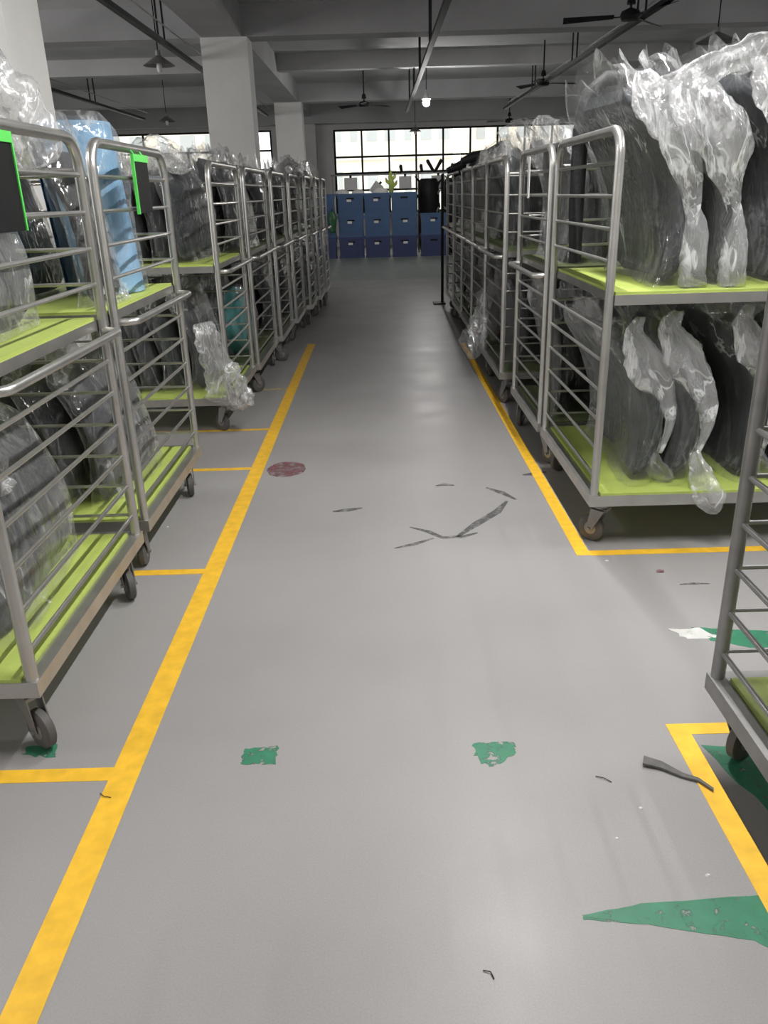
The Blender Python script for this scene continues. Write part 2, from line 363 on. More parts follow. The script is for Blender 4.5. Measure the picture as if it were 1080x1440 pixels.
# litter
t = thing('rubber_strip', 'flat grey rubber strip lying across the yellow line near the closest right cart', 'strip', (0, 0, 0))
pp = [(.70, 1.795, .012), (.745, 1.775, .009), (.79, 1.735, .006), (.825, 1.715, .007), (.85, 1.675, .007)]
V = []
for i, p in enumerate(pp):
    ww = [.022, .018, .011, .008, .006][i]
    for dx, dz in ((-.3, -.004), (.3, -.004), (.3, .002), (-.3, .002)): V.append((p[0] + dx * ww, p[1] + dx * 2.4 * ww, p[2] + dz))
F = [(4 * i + k, 4 * i + (k + 1) % 4, 4 * i + 4 + (k + 1) % 4, 4 * i + 4 + k) for i in range(4) for k in range(4)] + [(3, 2, 1, 0), (16, 17, 18, 19)]
MB().add(V, F).obj('strip', 'strip', t)
def scrap(name, lab, x, y, s, m):
    rnd = random.Random(x * 99 + y); v = []
    for i in range(5):
        for j in range(5): v.append((x + (i - 2) * s / 2 + rnd.uniform(-.3, .3) * s / 2, y + (j - 2) * s / 3, .002 + rnd.random() * s * .35))
    f = [(i * 5 + j, i * 5 + j + 1, i * 5 + j + 6, i * 5 + j + 5) for i in range(4) for j in range(4)]
    tag(MB().add(v, f).obj(name, m), lab, 'litter')
scrap('cloth_scrap', 'crumpled pinkish scrap on the floor at the frame edge beside the yellow cross line', -1.135, 1.755, .035, 'pink')
scrap('paper_scrap', 'tiny reddish scrap on bare floor in front of the first right cart', 1.14, 2.98, .015, 'red')
def thread(lab, pts):
    tag(MB().tube(pts, .0012, 5).obj('thread', 'black'), lab, 'thread')
thread('dark curled thread on the floor near the tip of the green arrow', [(.175, 1.17, .002), (.19, 1.165, .004), (.195, 1.15, .002)])
thread('short dark thread left of the grey rubber strip', [(.555, 1.745, .002), (.575, 1.735, .004), (.592, 1.72, .002)])
thread('thin dark thread lying on the thick yellow line', [(-.80, 1.73, .003), (-.785, 1.715, .005), (-.765, 1.712, .003)])

# ------------------------------------------------------------------ carts
CACHE = {}
def cyl(r, m, n=10):
    k = ('cyl', r, m)
    if k not in CACHE: CACHE[k] = MB().tube([(0, 0, 0), (0, 0, 1)], r, n).mesh('rung', m, 'a')
    return CACHE[k]
def bar(name, p, q, r, m, parent, n=10):
    p, q = Vector(p), Vector(q); d = q - p
    o = link(name, cyl(r, m, n), parent, p); o.rotation_mode = 'QUATERNION'
    o.rotation_quaternion = Vector((0, 0, 1)).rotation_difference(d); o.scale = (1, 1, d.length)
    return o
def bend(p0, p1, p2, r, n=5):
    """arc points rounding the corner p1"""
    p0, p1, p2 = map(Vector, (p0, p1, p2)); a = (p0 - p1).normalized() * r; b = (p2 - p1).normalized() * r
    return [tuple(p1 + a * (1 - math.sin(t)) + b * (1 - math.cos(t))) for t in [math.pi / 2 * k / n for k in range(n + 1)]]
RZ = [.33, .455, .58, .705, .83, .95, 1.225, 1.345, 1.465, 1.585]
PR = .0185
def caster_meshes():
    if 'caster' in CACHE: return
    c = MB(); c.box(-.045, .045, -.035, .035, .185, .2)
    c.lathe([(.022, .165), (.03, .17), (.03, .185)], (0, 0, 0), 14)
    for s in (-1, 1):
        y = s * .024
        c.add([(-.035, y - .002, .17), (.035, y - .002, .17), (.055, y - .002, .06), (.03, y - .002, .05), (-.035, y + .002, .17), (.035, y + .002, .17), (.055, y + .002, .06), (.03, y + .002, .05)],
              [(0, 1, 2, 3), (7, 6, 5, 4), (0, 4, 5, 1), (1, 5, 6, 2), (2, 6, 7, 3), (3, 7, 4, 0)])
    c.tube([(.04, -.032, .062), (.04, .032, .062)], .008, 8)
    c.box(-.035, .035, -.026, .026, .16, .172)
    CACHE['caster'] = c.mesh('caster', 'dsteel', 'a')
    R_ = .062
    CACHE['wheel'] = MB().lathe([(.03, -.016), (R_ - .008, -.016), (R_, -.010), (R_, .010), (R_ - .008, .016), (.03, .016)], (0, 0, 0), 24, 'y').mesh('wheel', 'rubber', 'a')
    CACHE['hub'] = MB().lathe([(.02, -.019), (.029, -.017), (.029, .017), (.02, .019)], (0, 0, 0), 16, 'y').mesh('hub', 'dsteel', 'a')
caster_meshes()

def cart(lab, s, xa, y0, y1, LX=1.35, turned=False, handle=True, green='green', st='steel', rz=0):
    """s=-1: stands left of the aisle, +1: right. xa: aisle-side plane of posts. open front towards camera."""
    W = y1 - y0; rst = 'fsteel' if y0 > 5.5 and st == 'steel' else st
    t = thing('cage_cart', lab, 'cart', (xa, y0, 0), 0, 'two-tier steel cage carts lining the aisle')
    X = lambda a: s * a                                  # a: distance into the row
    zb, zs = .25, 1.10
    # base frame: square tubes
    e = .022; fb = MB()
    def fx(mb, a0, a1, ya, yb, z0, z1):
        x0, x1 = sorted((X(a0), X(a1))); mb.box(x0, x1, ya, yb, z0, z1)
    fx(fb, -e, LX + e, -e, e, .2, zb); fx(fb, -e, LX + e, W - e, W + e, .2, zb)
    fx(fb, -e, e, e, W - e, .2, zb); fx(fb, LX - e, LX + e, e, W - e, .2, zb)
    for a in (LX * .33, LX * .66): fx(fb, a - .015, a + .015, e, W - e, .205, .235)
    fb.obj('base_frame', st, t)
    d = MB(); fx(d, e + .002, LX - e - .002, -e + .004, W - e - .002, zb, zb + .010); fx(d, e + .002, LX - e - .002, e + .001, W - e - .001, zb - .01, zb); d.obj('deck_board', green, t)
    sf = MB()
    fx(sf, PR, LX - PR, -.017, .017, zs - .04, zs); fx(sf, PR, LX - PR, W - .017, W + .017, zs - .04, zs)
    fx(sf, PR + .001, PR + .03, .017, W - .017, zs - .035, zs); fx(sf, LX - PR - .03, LX - PR - .001, .017, W - .017, zs - .035, zs)
    sf.obj('shelf_frame', st, t)
    d = MB(); fx(d, PR + .004, LX - PR - .004, -.012 if not turned else .02, W - .02, zs, zs + .011); d.obj('shelf_board', green, t)
    for k, a in enumerate((0, LX)):
        pts = [(X(a), 0, zb - .02)] + bend((X(a), 0, zb), (X(a), 0, 1.70), (X(a), W, 1.70), .095) + bend((X(a), 0, 1.70), (X(a), W, 1.70), (X(a), W, zb), .095) + [(X(a), W, zb - .02)]
        MB().tube(pts, PR, 12).obj('end_frame', st, t, 'a')
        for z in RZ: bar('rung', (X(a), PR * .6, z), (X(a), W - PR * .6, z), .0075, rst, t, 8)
    yb = 0 if turned else W
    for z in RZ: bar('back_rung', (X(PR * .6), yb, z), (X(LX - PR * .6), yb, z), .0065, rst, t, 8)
    bar('top_rail', (X(PR * .6), yb, 1.60), (X(LX - PR * .6), yb, 1.60), .012, st, t)
    if handle:
        h = .066; z = 1.06; c0, c1 = .05, W - .01
        pts = [(X(0), c0 - .05 + .05, z)] + bend((X(0), c0, z), (X(-h), c0, z), (X(-h), c1, z), .05) + bend((X(-h), c0, z), (X(-h), c1, z), (X(0), c1, z), .05) + [(X(0), c1, z)]
        pts[0] = (X(0), c0, z)
        MB().tube(pts, .014, 10).obj('push_handle', st, t, 'a')
    rnd = random.Random(int(y0 * 100) + (5 if s > 0 else 0))
    for a in (.05, LX - .05):
        for y in (.05, W - .05):
            r = rnd.uniform(-2.6, 2.6) if a < .1 else 0
            c = link('caster', CACHE['caster'], t, (X(a), y, 0), (0, 0, r))
            link('wheel', CACHE['wheel'], c, (.04, 0, .0625)); link('hub', CACHE['hub'], c, (.04, 0, .0625))
    return t

# ------------------------------------------------------------------ bagged panels
def fbm(p, sc, seed): return noise.noise(Vector(p) * sc + Vector((seed * 7.31, seed * 3.17, seed * 1.7)))
def se(c, e): return math.copysign(abs(c) ** e, c)
def loft(nl, ns, fn, cap=True):
    V = [fn(i / nl, 2 * math.pi * k / ns) for i in range(nl + 1) for k in range(ns)]
    F = [(i * ns + k, i * ns + (k + 1) % ns, (i + 1) * ns + (k + 1) % ns, (i + 1) * ns + k) for i in range(nl) for k in range(ns)]
    if cap: F += [tuple(range(ns))[::-1], tuple(range(nl * ns, (nl + 1) * ns))]
    return MB().add(V, F)
def bag_meshes(seed, h, w, t, lean, bow, pm, fm):
    """panel + film; stands on z=0, leans towards -x, y centred."""
    key = ('bag', seed, h, w, t, lean, bow, pm, fm)
    if key in CACHE: return CACHE[key]
    cx = lambda z: -lean * z + bow * math.sin(math.pi * min(z / h, 1.15))
    def panel(v, th):
        z = h * v
        sh = (1 - max(0, (v - .72) / .28) ** 2 * .5) * (1 - max(0, (.12 - v) / .12) ** 2 * .18)
        ed = min(1, (.25 + v / .06)) * min(1, (.2 + (1 - v) / .07))
        hw = w / 2 * sh * .93; ht = t / 2 * ed
        tw = .06 * fbm((0, 0, v), 2, seed)
        x = ht * se(math.cos(th), .7); y = hw * se(math.sin(th), .45)
        x += cx(z) + .05 * fbm((y, 0, z), 2.2, seed) - .12 * (y / w) ** 2 + tw * y
        x += .009 * fbm((x, y, z), 14, seed)
        return (x, y, z + .012)
    def filmf(v, th):
        z = -.0 + (h + .07) * v
        top = max(0, (v - .84) / .16)
        hw = (w / 2 + .012) * (1 - .30 * top ** 1.5) * (1 + .04 * fbm((0, 3, v), 4, seed))
        ht = (t / 2 + .016 + .012 * v) * (1 - .5 * top) * (1 + .35 * max(0, .1 - v) / .1)
        x = ht * se(math.cos(th), .8); y = hw * se(math.sin(th), .5)
        px = (x, y, z)
        wr = abs(fbm((x, y, z * .8), 5.0, seed + 11)) + .45 * abs(fbm((x, y, z), 11, seed + 5))
        a = .020 + .03 * top
        k = 1 + (wr - .25) * a / max(ht, .01)
        x = x * k + top * .05 * fbm((y, 0, v), 7, seed + 3)
        y = y + .022 * fbm((x, y, z), 5, seed + 2)
        z2 = z + top * .07 * (fbm((y * 1.4, 0, 0), 6, seed + 4) + .3) * 1.8
        x += cx(z) + .05 * fbm((y, 0, z), 2.2, seed) - .12 * (y / w) ** 2 + .06 * fbm((0, 0, v), 2, seed) * y
        return (x, y, max(z2, .003))
    P = loft(16, 24, panel).mesh('panel', pm, 'a'); Fm = loft(30, 46, filmf, False).mesh('plastic_bag', fm, True)
    CACHE[key] = (P, Fm)
    return CACHE[key]
def tail(parent, pts, rad, seed, m='film_w', name='loose_film', flat=.3, tw=.5, puff=0):
    """a crumpled length of loose film following pts (parent space)"""
    pts = [Vector(p) for p in pts]
    def at(v):
        f = v * (len(pts) - 1); i = min(int(f), len(pts) - 2); u = f - i
        p0 = pts[max(i - 1, 0)]; p1 = pts[i]; p2 = pts[i + 1]; p3 = pts[min(i + 2, len(pts) - 1)]
        p = .5 * ((2 * p1) + (p2 - p0) * u + (2 * p0 - 5 * p1 + 4 * p2 - p3) * u * u + (3 * p1 - p0 - 3 * p2 + p3) * u ** 3)
        r = rad[i] + (rad[i + 1] - rad[i]) * u
        return p, r
    def fn(v, th):
        p, r = at(v); q, _ = at(min(1, v + .02)); d = (q - p) if (q - p).length > 1e-5 else Vector((0, 0, 1)); d.normalize()
        a = d.cross(Vector((0, 1, 0)));
        if a.length < .1: a = d.cross(Vector((1, 0, 0)))
        a.normalize(); b = d.cross(a).normalized()
        ca, sa = math.cos(tw), math.sin(tw); a, b = a * ca + b * sa, b * ca - a * sa
        off = a * se(math.sin(th), .8) * r + b * r * (flat * math.cos(th) + (.05 if puff else .22) * math.sin(3.3 * math.sin(th) * 1.6 + seed + v * 2.2) + .10 * math.sin(9 * math.sin(th) + seed * 2 - v * 3))
        w_ = p + off
        k = 1 + .45 * fbm(w_, 5, seed) + .35 * (abs(fbm(w_, 17, seed + 3)) - .2) + puff * (.55 * (abs(fbm(w_, 10, seed + 1)) - .2) + .35 * (abs(fbm(w_, 26, seed + 3)) - .2))
        return tuple(p + off * k)
    return loft(40 if puff else 30, 40 if puff else 28, fn).obj(name, m, parent, True)

BAGW = {}
def bag(lab, x, y, z, seed, h=.7, w=.85, t=.07, lean=.3, bow=.05, pm='dark', fm='film', rz=0, grp=None, name='bagged_panel'):
    o = thing(name, lab, 'bagged panel', (x, y, z), rz, grp)
    P, Fm = bag_meshes(seed, h, w, t, lean, bow, pm, fm)
    link('panel', P, o); link('plastic_bag', Fm, o)
    return o

L_CARTS = [  # y0, y1, xa
    (1.92, 2.96, -1.015), (3.11, 4.15, -1.02), (5.27, 6.33, -1.03), (6.42, 7.66, -1.0), (7.75, 8.82, -.96),
    (8.90, 9.93, -.92), (10.0, 10.85, -.85), (10.95, 11.75, -.80), (11.85, 12.6, -.77)]
R_CARTS = [(.80, 1.84, .895), (3.25, 4.33, .915), (4.43, 5.35, .905), (5.82, 6.85, .885), (6.95, 7.95, .90), (8.05, 9.05, .91), (9.15, 10.15, .92), (10.25, 11.3, .935)]
LN = ['closest left-hand cart', 'second left-hand cart', 'third left-hand cart', 'fourth left-hand cart', 'fifth left-hand cart', 'sixth left-hand cart', 'seventh left-hand cart', 'eighth left-hand cart', 'farthest left-hand cart']
RN = ['closest right-hand cart', 'second right-hand cart', 'third right-hand cart', 'fourth right-hand cart', 'fifth right-hand cart', 'sixth right-hand cart', 'seventh right-hand cart', 'farthest right-hand cart']
L_LAB = ['closest cage cart left of the aisle, black card on its upper rungs',
         'cage cart left of the aisle carrying the pale blue roll, green-edged card outside',
         'cage cart left of the aisle just beyond the white column and empty bay',
         'left-hand cage cart with a teal bag on its lower deck',
         'fifth cage cart from the camera in the left-hand row',
         'sixth cage cart from the camera in the left-hand row',
         'seventh cage cart from the camera in the left-hand row',
         'eighth cage cart from the camera in the left-hand row',
         'farthest cage cart of the left-hand row, in front of the blue crates']
R_LAB = ['empty cage cart with dull green deck, cropped by the right frame edge',
         'large cage cart behind the right yellow corner, filled with milky plastic bags',
         'third right-hand cage cart, directly behind the milky-bagged cart',
         'right-hand cage cart with bars facing the camera and film trailing outside',
         'fifth cage cart from the camera in the right-hand row',
         'sixth cage cart from the camera in the right-hand row',
         'seventh cage cart from the camera in the right-hand row',
         'farthest cage cart of the right-hand row, nearest the crates']
for i, (y0, y1, xa) in enumerate(L_CARTS):
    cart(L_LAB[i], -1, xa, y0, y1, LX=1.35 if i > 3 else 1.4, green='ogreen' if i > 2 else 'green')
for i, (y0, y1, xa) in enumerate(R_CARTS):
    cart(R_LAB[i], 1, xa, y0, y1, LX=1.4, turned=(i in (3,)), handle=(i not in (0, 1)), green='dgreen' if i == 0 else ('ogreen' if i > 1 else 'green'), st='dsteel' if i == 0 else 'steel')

ZU, ZL = 1.112, .261
rnd = random.Random(3)
def pick(): return rnd.choice(['dark', 'dark', 'slate', 'olive', 'slate'])
PMN = {'dark': 'black', 'slate': 'slate grey', 'olive': 'charcoal green', 'brown': 'dark brown', 'teal': 'teal'}
def blab(pm, k, tier, cn): return f"{PMN[pm]} panel in clear film, {ORD[k]} from the aisle, {tier} shelf, {cn}"
# left row
for i, (y0, y1, xa) in enumerate(L_CARTS):
    yc = (y0 + y1) / 2; W = y1 - y0; near = i < 4
    n = 6 if i < 3 else 5
    for tier, z in (('upper', ZU), ('lower', ZL)):
        for k in range(n):
            if i == 1 and tier == 'upper' and k < 2: continue
            if i == 3 and tier == 'lower' and k == 0: continue
            pm = pick(); h = (.64 if tier == 'upper' else .60) + rnd.uniform(-.05, .05); fm = 'film' if near else 'film_d'
            if i == 2 and tier == 'upper': pm = 'dark' if k % 2 else 'slate'; fm = 'film_d'; h = .55
            if i == 0 and tier == 'upper': h = .60 + .03 * (k % 3)
            if i == 0 and tier == 'lower': pm = 'slate' if k % 2 == 0 else 'dark'; h = .56
            sp = .17
            b = bag(blab(pm, k, tier, LN[i]), xa - (.19 if i < 3 else .13) - sp * k, yc + rnd.uniform(-.02, .02), z, rnd.randint(0, 3 if not near else 7), round(h, 1) if not near else round(h, 2),
                    round(W - .2, 2) if near else .8, .07, .24 if i < 3 else .14, .05, pm, fm, rnd.uniform(-.10, .06), f'bagged panels on the {tier} shelf of the {LN[i]}')
# right row
for i, (y0, y1, xa) in enumerate(R_CARTS):
    if i == 0: continue
    yc = (y0 + y1) / 2; W = y1 - y0; near = i < 3
    n = 5
    for tier, z in (('upper', ZU), ('lower', ZL)):
        for k in range(n):
            pm = pick(); h = .62 + rnd.uniform(-.05, .04); fm = 'film' if near else 'film_d'
            if i > 3 and rnd.random() < .35: pm = 'brown'
            sp = .235 if i == 1 else .2; x0 = xa + (.27 if i == 1 else .17); w_ = round(W - .15, 2) if near else .8; ln = .24 if i == 1 else .12
            if i == 1:
                h = (.74 if tier == 'upper' else .64) + .02 * (k % 3); pm = ['slate', 'dark', 'slate', 'slate', 'dark'][k] if tier == 'upper' else ['olive', 'dark', 'slate', 'dark', 'slate'][k]
                ln = .30 if tier == 'upper' else .2; x0 = xa + (.30 if tier == 'upper' else .25); sp = .225; w_ = .9
            b = bag(blab(pm, k, tier, RN[i]), x0 + sp * k, yc + (rnd.uniform(-.02, .02) if i != 1 else -.02 - .02 * (k % 2)), z, rnd.randint(0, 3 if not near else 7), round(h, 1) if not near else round(h, 2),
                    w_, .115 if i == 1 else .065, ln, .095 if i == 1 else .05, pm, fm, rnd.uniform(-.05, .05) if i != 1 else [.05, -.12, .08, -.06, .1][k], f'bagged panels on the {tier} shelf of the {RN[i]}')
            if i == 1:
                xt = -ln * h
                yy = -.45
                # twisted neck of the bag standing up at the front top, and slack at the foot
                cxz = lambda z: -ln * z + .095 * math.sin(math.pi * z / h) - .03
                if tier == 'upper':
                    a_ = .035 * (k % 2)
                    tail(b, [(cxz(h * .3) + .05, yy + .05, h * .3), (cxz(h * .5) + .04, yy + .03, h * .5), (cxz(h * .75) + .03 + a_, yy + .0, h * .75), (cxz(h * .95) + .05, yy + .03, h * .93), (cxz(h) + .03 + a_, yy + .08, h + .05)], [.015, .05, .10 + a_, .10, .03], 20 + k, 'film_w', flat=.22, tw=.2)
                    tail(b, [(cxz(h * .42) + .06, yy + .05, h * .42), (cxz(h * .28) + .05, yy + .03, h * .28), (.03, yy + .02, .10), (.035, yy - .0, .0)], [.012, .04, .05, .055], 40 + k, 'film_r', flat=.25, tw=.1)
                    if k in (2, 3): tail(b, [(.03, yy + .0, .06), (.06, yy - .06, .02), (.10, yy - .09, -.03), (.12, yy - .10, -.06)], [.03, .07, .06, .02], 50 + k, 'film_w')
                else:
                    tail(b, [(cxz(h * .2) + .05, yy + .06, h * .2), (cxz(h * .45) + .07, yy + .05, h * .45), (cxz(h * .65) + .06, yy + .05, h * .65), (cxz(h * .85) + .04, yy + .04, h * .85), (cxz(h) + .04, yy + .05, h + .02), (cxz(h) + .07, yy + .06, h + .09)], [.008, .03, .055, .085, .06, .015], 60 + k, 'film_w', flat=.22, tw=.2)
                    if k == 1: tail(b, [(.02, yy + .02, .15), (.05, yy - .03, .06), (.08, yy - .09, -.02), (.11, yy - .11, -.09)], [.03, .06, .065, .012], 80, 'film_w')
                    else: tail(b, [(.0, yy + .06, .12), (.04, yy + .03, .05), (.09, yy + .03, .02)], [.04, .05, .03], 90 + k, 'film')

# slack film standing over the near left bags
for q, (x, y, z0, hh, lab) in enumerate(((-1.30, 2.35, .78, .14, 'loose film tuft over the lower bags of the closest left cart'), (-1.42, 3.5, .80, .14, 'loose film tuft over the lower bags of the second left cart'))):
    o = thing('film_tuft', lab, 'plastic film', (x, y, z0)); tail(o, [(0, 0, -.14), (-.01, 0, 0), (-.05, .01, hh * .6), (-.02, .02, hh)], [.08, .10, .06, .012], 300 + q, 'film_r', 'film', .3, .3, 1)

# pieces of note on the near carts
def film_lump(lab, pts, rad, seed, m='film_w', flat=.6, name='film_bag'):
    o = thing(name, lab, 'plastic film', (0, 0, 0)); tail(o, pts, rad, seed, m, 'film', flat, .5, 1); return o
film_lump('long pale film sheet rolled over the tops of the bags on the milky-bagged cart', [(1.02, 3.32, 1.83), (1.2, 3.36, 1.88), (1.45, 3.4, 1.95), (1.8, 3.45, 2.02), (2.1, 3.5, 2.02)], [.02, .05, .065, .07, .03], 201, 'film_w', .35)
film_lump('puffed clear film bulging over the top rail of the closest left cart', [(-1.55, 2.55, 1.70), (-1.38, 2.62, 1.80), (-1.25, 2.7, 1.82), (-1.14, 2.78, 1.74), (-1.10, 2.82, 1.6)], [.05, .12, .13, .10, .05], 202, 'film_r', .8)
film_lump('clear film spilling from the lower deck of the cart beyond the white column', [(-1.16, 5.26, .75), (-1.12, 5.25, .55), (-1.05, 5.24, .38), (-.97, 5.26, .24), (-.95, 5.34, .22)], [.06, .10, .13, .11, .03], 203, 'film_w', .6)
film_lump('film trailing off the right-hand cart whose bars face the camera', [(.98, 6.85, .80), (.88, 6.82, .62), (.82, 6.78, .45), (.78, 6.7, .3), (.76, 6.62, .2)], [.04, .07, .09, .1, .03], 204, 'film', .6)
film_lump('small film bag balanced on top of the third right-hand cart', [(1.02, 5.2, 1.62), (1.02, 5.2, 1.75), (1.0, 5.2, 1.86), (1.0, 5.2, 1.90)], [.08, .12, .09, .03], 205, 'film', .8)
film_lump('rounded film bag on top of the fourth right-hand cart', [(1.02, 6.3, 1.62), (1.02, 6.3, 1.78), (1.01, 6.3, 1.92), (1.0, 6.3, 1.96)], [.08, .13, .10, .03], 206, 'film', .8)
film_lump('grey film bag on top of the fifth right-hand cart', [(1.02, 7.3, 1.60), (1.04, 7.3, 1.76), (1.04, 7.3, 1.88)], [.1, .14, .04], 207, 'film', .8)
film_lump('torn film over the top rails of the sixth left-hand cart', [(-1.0, 9.2, 1.62), (-.96, 9.4, 1.76), (-.94, 9.6, 1.72), (-.9, 9.7, 1.5)], [.05, .12, .10, .03], 208, 'film', .7)
film_lump('pale film tuft on top of the eighth left-hand cart', [(-.9, 11.2, 1.6), (-.9, 11.3, 1.8), (-.88, 11.35, 1.85)], [.08, .14, .04], 209, 'film', .8)
film_lump('grey film heap over the dark panels of the cart beyond the column', [(-1.75, 5.5, 1.62), (-1.55, 5.5, 1.72), (-1.35, 5.5, 1.76), (-1.2, 5.5, 1.68)], [.05, .09, .1, .04], 210, 'film_w', .7)

t = thing('foam_arch', 'black foam strip arching above the far post of the milky-bagged cart', 'foam strip', (0, 0, 0))
MB().tube([(.985, 4.16, ZU + .04), (.975, 4.16, 1.4), (.975, 4.16, 1.75), (1.0, 4.16, 1.9), (1.08, 4.15, 1.965), (1.25, 4.12, 1.97), (1.42, 4.10, 1.95)], [.03, .036, .038, .036, .034, .03, .02], 10).obj('strip', 'dark', t, 'a')

# pale blue foam roll in film
t = thing('foam_roll', 'rolled pale blue foam mat in clear film standing on the upper shelf', 'roll', (-1.24, 3.78, ZU))
sp = MB(); n = 46; V = []
for z in (0, .70):
    for k in range(n):
        a = k * .36; r = .04 + .0065 * k * .36 * 1.3
        for q in (-.008, .008): V.append(((r + q) * math.cos(a) - .08 * z, (r + q) * math.sin(a), z + .003))
F = []
for k in range(n - 1):
    a, b, c, d = 2 * k, 2 * k + 1, 2 * k + 2, 2 * k + 3; A, B_, C_, D = [q + 2 * n for q in (a, b, c, d)]
    F += [(a, A, C_, c), (b, d, D, B_), (A, B_, D, C_), (a, c, d, b)]
MB().add(V, F).obj('roll', 'bluefoam', t, 'a')
def f2(v, th):
    r = .172 * (1 - .3 * max(0, v - .9) / .1); z = .74 * v; k = 1 + .22 * (abs(fbm((r * math.cos(th), r * math.sin(th), z * .6), 9, 31)) - .1)
    return (r * k * math.cos(th) - .08 * z, r * k * math.sin(th), z + .002)
loft(22, 36, f2, False).obj('plastic_bag', 'film', t, True)
bag('slate grey panel in film beside the blue foam roll, next to the near post', -1.13, 3.42, ZU, 9, .56, .45, .05, .12, .03, 'dark', 'film', 0, None)
# teal bag
t = thing('teal_bundle', 'teal cloth bundle in film on the lower deck of the fourth left cart', 'bundle', (-1.22, 7.05, ZL))
def f3(v, th):
    z = .52 * v; s_ = math.sin(math.pi * min(1, .12 + v * .86)) ** .5; x = .13 * s_ * se(math.cos(th), .7); y = .46 * s_ * se(math.sin(th), .6)
    k = 1 + .15 * fbm((x, y, z), 6, 5); return (x * k - .1 * z, y * k, z + .003)
loft(14, 26, f3).obj('cloth', 'teal', t, True)
def f4(v, th):
    p = f3(v, th); c = Vector((-.1 * p[2], 0, .26)); d = Vector(p) - c; k = 1.08 + .1 * abs(fbm(p, 14, 6)); q = c + d * k; return (q.x, q.y, max(q.z, .002))
loft(20, 34, f4).obj('plastic_bag', 'film_d', t, True)

# hanging card pockets on the cart ends
def card(lab, x, y0, y1, z0, z1, left=True):
    t = thing('card_pocket', lab, 'card pocket', (x, (y0 + y1) / 2, z0))
    h = (y1 - y0) / 2; H = z1 - z0
    MB().box(-.004, .002, -h, h, 0, H).obj('card', 'black', t)
    MB().box(-.006, .006, -h - .004, h + .004, H - .022, H + .006).obj('edge_strip', 'lime', t)
    if left: MB().box(-.006, .006, -h - .008, -h + .003, -.004, H - .022).obj('edge_strip', 'lime', t)
    else: MB().box(-.0055, .0055, h - .002, h + .006, 0, H - .022).obj('edge_strip', 'lime', t)
    for y in (-h * .6, h * .6): MB().tube([(0, y, H), (-.014, y, H + .02), (-.014, y, H + .012)], .003, 6).obj('hook', 'lime', t)
card('black card pocket with green top strip on the closest left cart', -.985, 2.14, 2.365, 1.43, 1.675, False)
card('narrow black card pocket edged green, hung before the blue foam roll', -.988, 3.53, 3.74, 1.45, 1.67, True)
t = thing('label_strip', 'white paper strip hung on the upper rungs of the third right-hand cart', 'label', (.885, 5.0, 1.45))
MB().box(-.002, .002, -.03, .03, 0, .22).obj('paper', 'paper', t)

# ------------------------------------------------------------------ blue crates at the far end
def crate_mesh(wd, dp, ht):
    mb = MB(); t = .03
    def ring(z0, z1, o):
        mb.box(-wd / 2 - o, wd / 2 + o, -o, t - o * .2, z0, z1); mb.box(-wd / 2 - o, wd / 2 + o, dp - t, dp + o, z0, z1)
        mb.box(-wd / 2 - o, -wd / 2 + t, t, dp - t, z0, z1); mb.box(wd / 2 - t, wd / 2 + o, t, dp - t, z0, z1)
    ring(.0, .035, 0); ring(.035, ht - .13, -.012); ring(ht - .13, ht - .06, -.004)
    mb.box(-wd / 2 + t, wd / 2 - t, t, dp - t, .0, .02)
    for k in range(5):
        x = -wd / 2 + .04 + (wd - .08) * k / 4
        mb.box(x - .012, x + .012, -.004, .02, .035, ht - .13)
    for z in (.14, .25): mb.box(-wd / 2 + .02, wd / 2 - .02, -.001, .02, z, z + .015)
    return mb
def rim_mesh(wd, dp, ht):
    mb = MB(); o = .012; z0, z1 = ht - .06, ht; t = .03
    mb.box(-wd / 2 - o, wd / 2 + o, -o, t, z0, z1); mb.box(-wd / 2 - o, wd / 2 + o, dp - t, dp + o, z0, z1)
    mb.box(-wd / 2 - o, -wd / 2 + t, t, dp - t, z0, z1); mb.box(wd / 2 - t, wd / 2 + o, t, dp - t, z0, z1)
    return mb
CW, CD, CH = .635, .45, .505
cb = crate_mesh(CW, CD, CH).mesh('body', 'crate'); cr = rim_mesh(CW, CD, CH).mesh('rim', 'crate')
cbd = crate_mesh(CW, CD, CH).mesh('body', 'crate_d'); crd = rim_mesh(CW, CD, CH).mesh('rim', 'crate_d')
hs = MB().box(-.09, .09, -.006, .004, CH - .14, CH - .10).mesh('hand_slot', 'black'); lb = MB().box(-.055, .055, -.009, -.003, CH - .19, CH - .135).mesh('label_card', 'paper')
cx = [-1.36, -.665, -.005, .665, 1.40]
CN = ['partly hidden column behind the left carts', 'left column of the central block', 'middle column of the central block', 'third column of the central block', 'short right column']
TN = ['bottom', 'middle', 'top']
for i, x in enumerate(cx):
    for k in range(3 if i < 4 else 2):
        t = thing('plastic_crate', f'blue plastic crate, {TN[k] if i < 4 or k == 0 else "upper"} tier, {CN[i]}', 'crate', (x, 21.0, k * CH), 0, 'blue turnover crates stacked at the far end')
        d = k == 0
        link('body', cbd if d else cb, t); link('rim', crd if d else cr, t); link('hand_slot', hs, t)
        if not (i == 3 and k == 2) and not (i == 4 and k == 0): link('label_card', lb, t, ((-.03 if i != 3 else .02), 0, 0))
# green bag hanging on the partly hidden crates
t = thing('green_bag', 'dark green plastic bag hanging beside the partly hidden crates', 'bag', (-1.12, 20.9, .62))
def f5(v, th):
    s_ = math.sin(math.pi * min(1, .1 + v * .8)) ** .5; x = .11 * s_ * math.cos(th); y = .07 * s_ * math.sin(th); k = 1 + .3 * fbm((x, y, v), 5, 9)
    return (x * k, y * k, v * .5)
loft(12, 18, f5).obj('bag_body', mat('green_bag', (.03, .12, .05), .4, var=.2), t, True)
MB().tube([(0, .0, .48), (.0, .05, .56), (0, .08, .5)], .008, 6).obj('strap', 'black', t)

